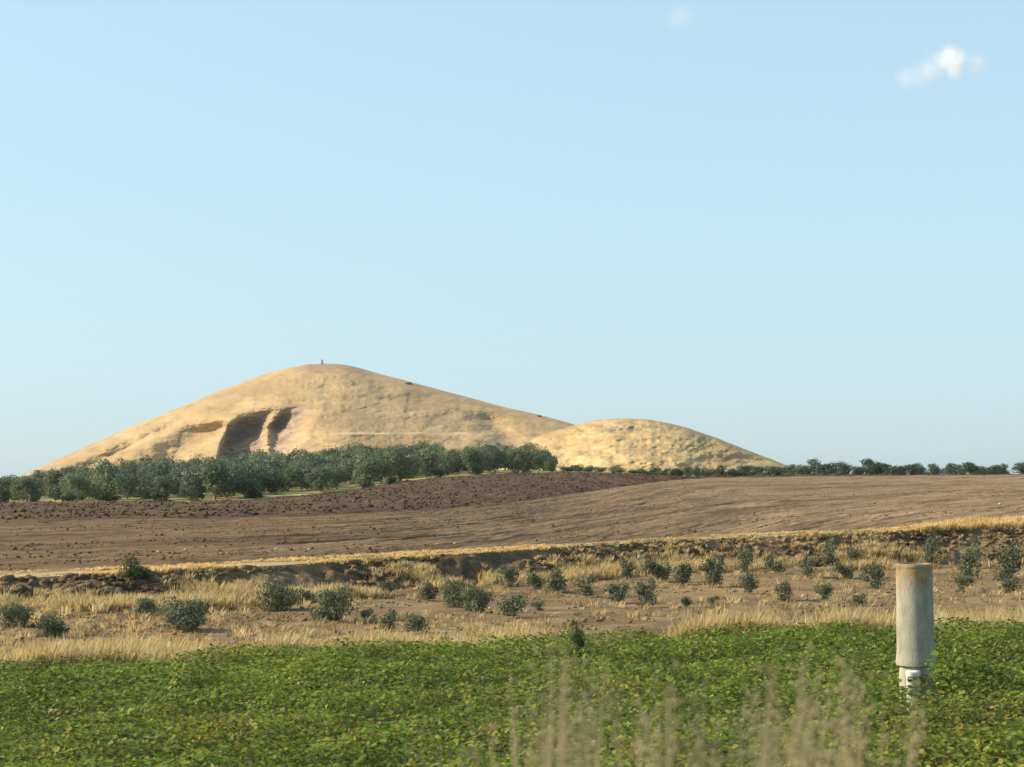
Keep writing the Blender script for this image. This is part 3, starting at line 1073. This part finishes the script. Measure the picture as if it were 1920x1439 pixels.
M_stone, _n, _l, _b = new_mat('pale stone')
_l.new(ramp(_n, _l, noise(_n, _l, 12), [(.3, (.42, .36, .27)), (.7, (.62, .55, .44))]), _b.inputs['Base Color'])
v_, f_ = ico()
for i, (x, row, s, lab) in enumerate([(347, 1033, 9, 0), (297, 1036, 8, 0), (518, 1033, 9, 0), (580, 1032, 8, 0), (820, 1022, 7, 0), (853, 1021, 8, 0),
                                      (919, 1143, 9, 1), (1018, 1126, 8, 2), (1875, 947, 9, 3)]):
    p = hit(x, row, 45, 260)
    r = np.random.default_rng(i).uniform(.7, 1.2, (12, 1))
    me = mesh_np('stone', v_ * r * np.array((1.3, 1, .8)) * s / FPX * p[1] * .33, f_, M_stone)
    props = dict(label=['pale stone lying on the brown ploughed field', 'white stone at the foot of a large olive bush',
                        'white stone lying on the sapling strip', 'pale stone on the ploughed field by the straw tufts'][lab], category='stone')
    if lab == 0:
        props['group'] = 'pale stones on the ploughed field'
    obj('stone', me, None, (p[0], p[1], p[2] + .2 * s / FPX * p[1]), **props)


# ------------------------------------------------------------------ concrete standpipe
def lathe(prof, n=40, cap=True):
    V, F = [], []
    for r, z in prof:
        for k in range(n):
            a = 2 * math.pi * k / n
            V.append((r * math.cos(a), r * math.sin(a), z))
    for i in range(len(prof) - 1):
        for k in range(n):
            F.append((i * n + k, i * n + (k + 1) % n, (i + 1) * n + (k + 1) % n, (i + 1) * n + k))
    if cap:
        F.append(tuple(range(n))[::-1])
        F.append(tuple(range((len(prof) - 1) * n, len(prof) * n)))
    return V, F


def part(name, prof, mat, parent, cap=True, jit=.0, n=40):
    V, F = lathe(prof, n, cap)
    if jit:
        rg = random.Random(name)
        V = [(x * (1 + rg.uniform(-jit, jit)), y * (1 + rg.uniform(-jit, jit)), z + rg.uniform(-jit, jit) * .1) for x, y, z in V]
    me = bpy.data.meshes.new(name)
    me.from_pydata(V, [], F)
    for q in me.polygons:
        q.use_smooth = len(q.vertices) == 4
    me.materials.append(mat)
    me.set_sharp_from_angle(angle=.7)
    return obj(name, me, parent)


def concrete():
    m, n, l, b = new_mat('weathered concrete')
    col = ramp(n, l, noise(n, l, 7, 6, (1, 1, .35), .65), [(.25, (.19, .172, .132)), (.5, (.33, .303, .236)), (.75, (.43, .40, .325))])
    pit = noise(n, l, 45, 3, None, .6)
    col = mix(n, l, col, (.22, .20, .16), ramp(n, l, pit, [(.62, (0, 0, 0)), (.7, (.7, .7, .7))]))
    # rust and lichen running down from the rim
    tc = n.new('ShaderNodeTexCoord')
    sp = n.new('ShaderNodeSeparateXYZ')
    l.new(tc.outputs['Object'], sp.inputs[0])
    ad = n.new('ShaderNodeMath')
    ad.operation = 'MULTIPLY_ADD'
    l.new(noise(n, l, 6, 5, (1, 1, .2), .7, seed=4), ad.inputs[0])
    ad.inputs[1].default_value = .9
    l.new(sp.outputs[2], ad.inputs[2])
    rf = ramp(n, l, ad.outputs[0], [(.0, (0, 0, 0)), (1, (1, 1, 1))])
    mr = n.new('ShaderNodeMapRange')
    mr.inputs[1].default_value = 2.02
    mr.inputs[2].default_value = 2.26
    l.new(ad.outputs[0], mr.inputs[0])
    stain = ramp(n, l, noise(n, l, 5, 3, None, .5, seed=8), [(.38, (.20, .15, .085)), (.5, (.42, .22, .07)), (.62, (.26, .23, .15))])
    mf = n.new('ShaderNodeMath')
    mf.operation = 'MULTIPLY'
    mf.inputs[1].default_value = .85
    l.new(mr.outputs[0], mf.inputs[0])
    col = mix(n, l, col, stain, mf.outputs[0])
    l.new(col, b.inputs['Base Color'])
    bump(n, l, b, noise(n, l, 30, 5, None, .7), .012, .7)
    return m


M_conc = concrete()
M_white, _n, _l, _b = new_mat('old white paint')
_l.new(ramp(_n, _l, noise(_n, _l, 9, 5), [(.35, (.40, .39, .34)), (.6, (.72, .71, .66))]), _b.inputs['Base Color'])
PY = 25.0
pt, pb = at(1713, 1057, PY), at(1718, 1248, PY)
gp = gz(pb[0], PY)
post = bpy.data.objects.new('concrete_standpipe', None)
C.objects.link(post)
post.location = (pb[0], PY, gp)
post.rotation_euler = (0, math.atan2(pt[0] - pb[0], pt[2] - pb[2]), .9)
post['label'] = 'weathered concrete irrigation standpipe with rust-stained rim standing in the green crop'
post['category'] = 'standpipe'
zt, zb = pt[2] - gp, pb[2] - gp
k = PY / FPX
part('pedestal', [(31 * k, -.2), (31 * k, zb - .06), (29 * k, zb - .03), (29 * k, zb + .02)], M_conc, post, jit=.008)
wp = part('outlet_pipe', [(12.5 * k, -.2), (12.5 * k, zb - .12), (13.5 * k, zb - .11), (13.5 * k, zb - .05), (11 * k, zb - .035)], M_white, post, jit=.008)
ca, sa = math.cos(-.9), math.sin(-.9)
wp.location = (ca * -13 * k - sa * -.25, sa * -13 * k + ca * -.25, 0)
wp['label'] = 'short white-painted outlet pipe'
part('bell_collar', [(30 * k, zb), (36.8 * k, zb + .012), (37.0 * k, zb + .05), (36.2 * k, zb + .10), (35.3 * k, zb + .16), (34.9 * k, zb + .20)], M_conc, post, jit=.002)
part('shaft', [(34.6 * k, zb + .18), (34.6 * k, zb + .5), (34 * k, zb + .8), (33.3 * k, zt - .05)], M_conc, post, jit=.002)
rim = [(33.4 * k, zt - .055), (33.9 * k, zt - .045), (33.9 * k, zt - .008), (33.0 * k, zt), (27 * k, zt), (26.4 * k, zt - .02), (26.4 * k, zt - .3)]
part('rim', rim, M_conc, post, cap=False, jit=.002)
part('plug', [(26.6 * k, zt - .12), (26.6 * k, zt - .10)], M_conc, post)

# ------------------------------------------------------------------ survey pillar on the summit
i = int(np.argmin(abs(hx - 602)))
sv = HV[169, i]
pil = bpy.data.objects.new('survey_pillar', None)
C.objects.link(pil)
pil.location = (sv[0], sv[1], sv[2] - .3)
pil['label'] = 'tiny grey pillar standing on the summit of the large hill'
pil['category'] = 'pillar'
part('plinth', [(1.3, -.4), (1.3, .55), (1.1, .65)], M_conc, pil, n=16)
part('pillar_shaft', [(.62, .6), (.58, 2.3), (.62, 2.32), (.62, 2.75)], M_conc, pil, n=16)


# ------------------------------------------------------------------ tall dry grass on the road verge
def tussock(x, top_row, Y, n, spread, lean, seed):
    rng = np.random.default_rng(seed)
    t = (x - 960) / FPX
    X = t * Y
    g = gz(X, Y)
    top = zrow(top_row - 45, Y) - g
    V, F, cols = [], [], []

    def add(v, f, c):
        o = sum(len(q) for q in V)
        V.append(np.array(v))
        F.append(np.array(f) + o)
        cols.append(np.tile(c, (len(v), 1)))
    for s in range(int(n * 2.2)):
        a, r = rng.uniform(0, 6.28), spread * .75 * rng.uniform(0, 1) ** .8
        b = np.array((math.cos(a) * r * .35, math.sin(a) * r * .35, -.03))
        h = top * (1 - .5 * rng.uniform(0, 1) ** 1.6)
        tip = b + np.array((math.cos(a) * r * .8 + lean * h + rng.normal() * .03, math.sin(a) * r * .6 + rng.normal() * .03, h))
        mid = b * .5 + tip * .5 - np.array((lean * h * .14, 0, 0))
        w = rng.uniform(.0022, .0048)
        c = np.array((.60, .48, .26)) * rng.uniform(.75, 1.25)
        wv = np.array((w, w * .4, 0))
        add([b - wv, b + wv, mid + wv * .8, mid - wv * .8, tip], [(0, 1, 2), (0, 2, 3), (3, 2, 4)], c)
        # open seed head
        for q in range(7):
            u = rng.uniform(.68, 1.0)
            base = mid + (tip - mid) * (u - .5) * 2
            d = np.array((rng.normal() * .009 + .004, rng.normal() * .009, rng.uniform(-.02, .02)))
            e = base + d
            sz = rng.uniform(.003, .006)
            add([e + (0, 0, -sz * 2.2), e + (sz, 0, 0), e + (0, 0, sz * 2.2), e + (-sz * .6, sz * .7, 0)], [(0, 1, 2), (0, 2, 3), (0, 3, 1)], c * 1.15)
    me = mesh_np('grass_tussock', np.concatenate(V), np.concatenate(F), M_straw, np.concatenate(cols))
    return obj('grass_tussock', me, None, (X, Y, g), label=('leaning ' if lean > .05 else 'upright ') + ('thick ' if n > 29 else 'thin ') + ('tall' if top_row < 1270 else 'shorter') + ' dry grass tussock on the verge before the crop',
               category='grass', group=('leaning ' if lean > .05 else 'upright ') + ('thick ' if n > 29 else 'thin ') + ('tall' if top_row < 1270 else 'shorter') + ' verge tussocks')


for a in [(1035, 1190, 4.6, 34, .13, .03, 1), (1015, 1300, 4.9, 22, .14, -.02, 2), (1245, 1250, 4.5, 26, .16, .01, 3), (1320, 1300, 4.3, 30, .20, .03, 4),
          (1400, 1215, 4.6, 44, .16, .11, 5), (1440, 1290, 4.2, 30, .16, .06, 6), (1600, 1250, 4.7, 26, .16, .05, 7), (1190, 1320, 4.2, 22, .14, 0, 8),
          (820, 1390, 4.2, 16, .14, .0, 9), (1560, 1340, 4.1, 22, .18, .02, 10)]:
    tussock(*a)


# ------------------------------------------------------------------ clouds
def cloud(name, x, row, Y, blobs, dens, label):
    ctr = at(x, row, Y)
    k = Y / FPX
    xs = [b[0] for b in blobs]
    rs = [b[1] for b in blobs]
    half = ((max(b[0] + b[2] for b in blobs) - min(b[0] - b[2] for b in blobs)) / 2 * k * 1.1,
            max(b[2] for b in blobs) * k * 1.2,
            (max(b[1] + b[2] for b in blobs) - min(b[1] - b[2] for b in blobs)) / 2 * k * 1.1)
    cx = (max(b[0] + b[2] for b in blobs) + min(b[0] - b[2] for b in blobs)) / 2
    cr = (max(b[1] + b[2] for b in blobs) + min(b[1] - b[2] for b in blobs)) / 2
    ctr = at(cx, cr, Y)
    m = bpy.data.materials.new(name)
    m.use_nodes = True
    n, l = m.node_tree.nodes, m.node_tree.links
    n.remove(n['Principled BSDF'])
    pv = n.new('ShaderNodeVolumePrincipled')
    pv.inputs['Color'].default_value = (1, 1, 1, 1)
    pv.inputs['Anisotropy'].default_value = .2
    tc = n.new('ShaderNodeTexCoord')
    nz = n.new('ShaderNodeTexNoise')
    nz.inputs['Scale'].default_value = 1.0 / (24 * k)
    nz.inputs['Detail'].default_value = 5
    nz.inputs['Roughness'].default_value = .6
    l.new(tc.outputs['Object'], nz.inputs[0])
    tot = None
    for bx, br, rad, wgt in blobs:
        d = n.new('ShaderNodeVectorMath')
        d.operation = 'DISTANCE'
        l.new(tc.outputs['Object'], d.inputs[0])
        d.inputs[1].default_value = ((bx - cx) * k, 0, (cr - br) * k)
        mr = n.new('ShaderNodeMapRange')
        mr.interpolation_type = 'SMOOTHSTEP'
        mr.inputs[1].default_value = rad * k
        mr.inputs[2].default_value = rad * k * .1
        mr.inputs[3].default_value = 0
        mr.inputs[4].default_value = wgt
        l.new(d.outputs['Value'], mr.inputs[0])
        if tot is None:
            tot = mr.outputs[0]
        else:
            s = n.new('ShaderNodeMath')
            s.operation = 'ADD'
            l.new(tot, s.inputs[0])
            l.new(mr.outputs[0], s.inputs[1])
            tot = s.outputs[0]
    nr = n.new('ShaderNodeMapRange')
    nr.inputs[1].default_value = .30
    nr.inputs[2].default_value = .66
    l.new(nz.outputs[0], nr.inputs[0])
    mu = n.new('ShaderNodeMath')
    mu.operation = 'MULTIPLY'
    l.new(tot, mu.inputs[0])
    l.new(nr.outputs[0], mu.inputs[1])
    md = n.new('ShaderNodeMath')
    md.operation = 'MULTIPLY'
    l.new(mu.outputs[0], md.inputs[0])
    md.inputs[1].default_value = dens
    l.new(md.outputs[0], pv.inputs['Density'])
    l.new(pv.outputs[0], n['Material Output'].inputs['Volume'])
    v, f = ico()
    g = 1.25
    me = bpy.data.meshes.new(name)
    me.from_pydata([tuple(np.sign(q) * half) for q in np.array([(a, b, c) for a in (-1, 1) for b in (-1, 1) for c in (-1, 1)])], [],
                   [(0, 1, 3, 2), (4, 6, 7, 5), (0, 4, 5, 1), (2, 3, 7, 6), (0, 2, 6, 4), (1, 5, 7, 3)])
    me.materials.append(m)
    return obj(name, me, None, tuple(ctr), label=label, category='cloud', kind='thing')


cloud('cloud', 1765, 120, 2600, [(1783, 108, 34, 1), (1792, 132, 26, 1), (1752, 122, 34, .32), (1697, 147, 30, .26), (1728, 141, 34, .24), (1828, 124, 30, .4), (1800, 112, 22, .5)],
      .075, 'small white puffy cloud alone in the blue sky above the field')
cloud('cloud', 1280, 32, 2600, [(1280, 32, 36, .5), (1262, 36, 26, .3)], .016, 'very faint wisp of cloud high above the mound')


# ------------------------------------------------------------------ haze
def haze():
    m = bpy.data.materials.new('haze')
    m.use_nodes = True
    n, l = m.node_tree.nodes, m.node_tree.links
    n.remove(n['Principled BSDF'])
    pv = n.new('ShaderNodeVolumePrincipled')
    pv.inputs['Color'].default_value = (.80, .90, 1.0, 1)
    pv.inputs['Density'].default_value = .00004
    pv.inputs['Anisotropy'].default_value = .2
    l.new(pv.outputs[0], n['Material Output'].inputs['Volume'])
    me = bpy.data.meshes.new('haze')
    x0, x1, y0, y1, z0, z1 = -8900, 8900, -1200, 4700, -9, 82
    me.from_pydata([(a, b, c) for a in (x0, x1) for b in (y0, y1) for c in (z0, z1)], [],
                   [(0, 1, 3, 2), (4, 6, 7, 5), (0, 4, 5, 1), (2, 3, 7, 6), (0, 2, 6, 4), (1, 5, 7, 3)])
    me.materials.append(m)
    obj('haze', me, kind='stuff', label='thin pale haze lying over the fields', category='haze')


haze()
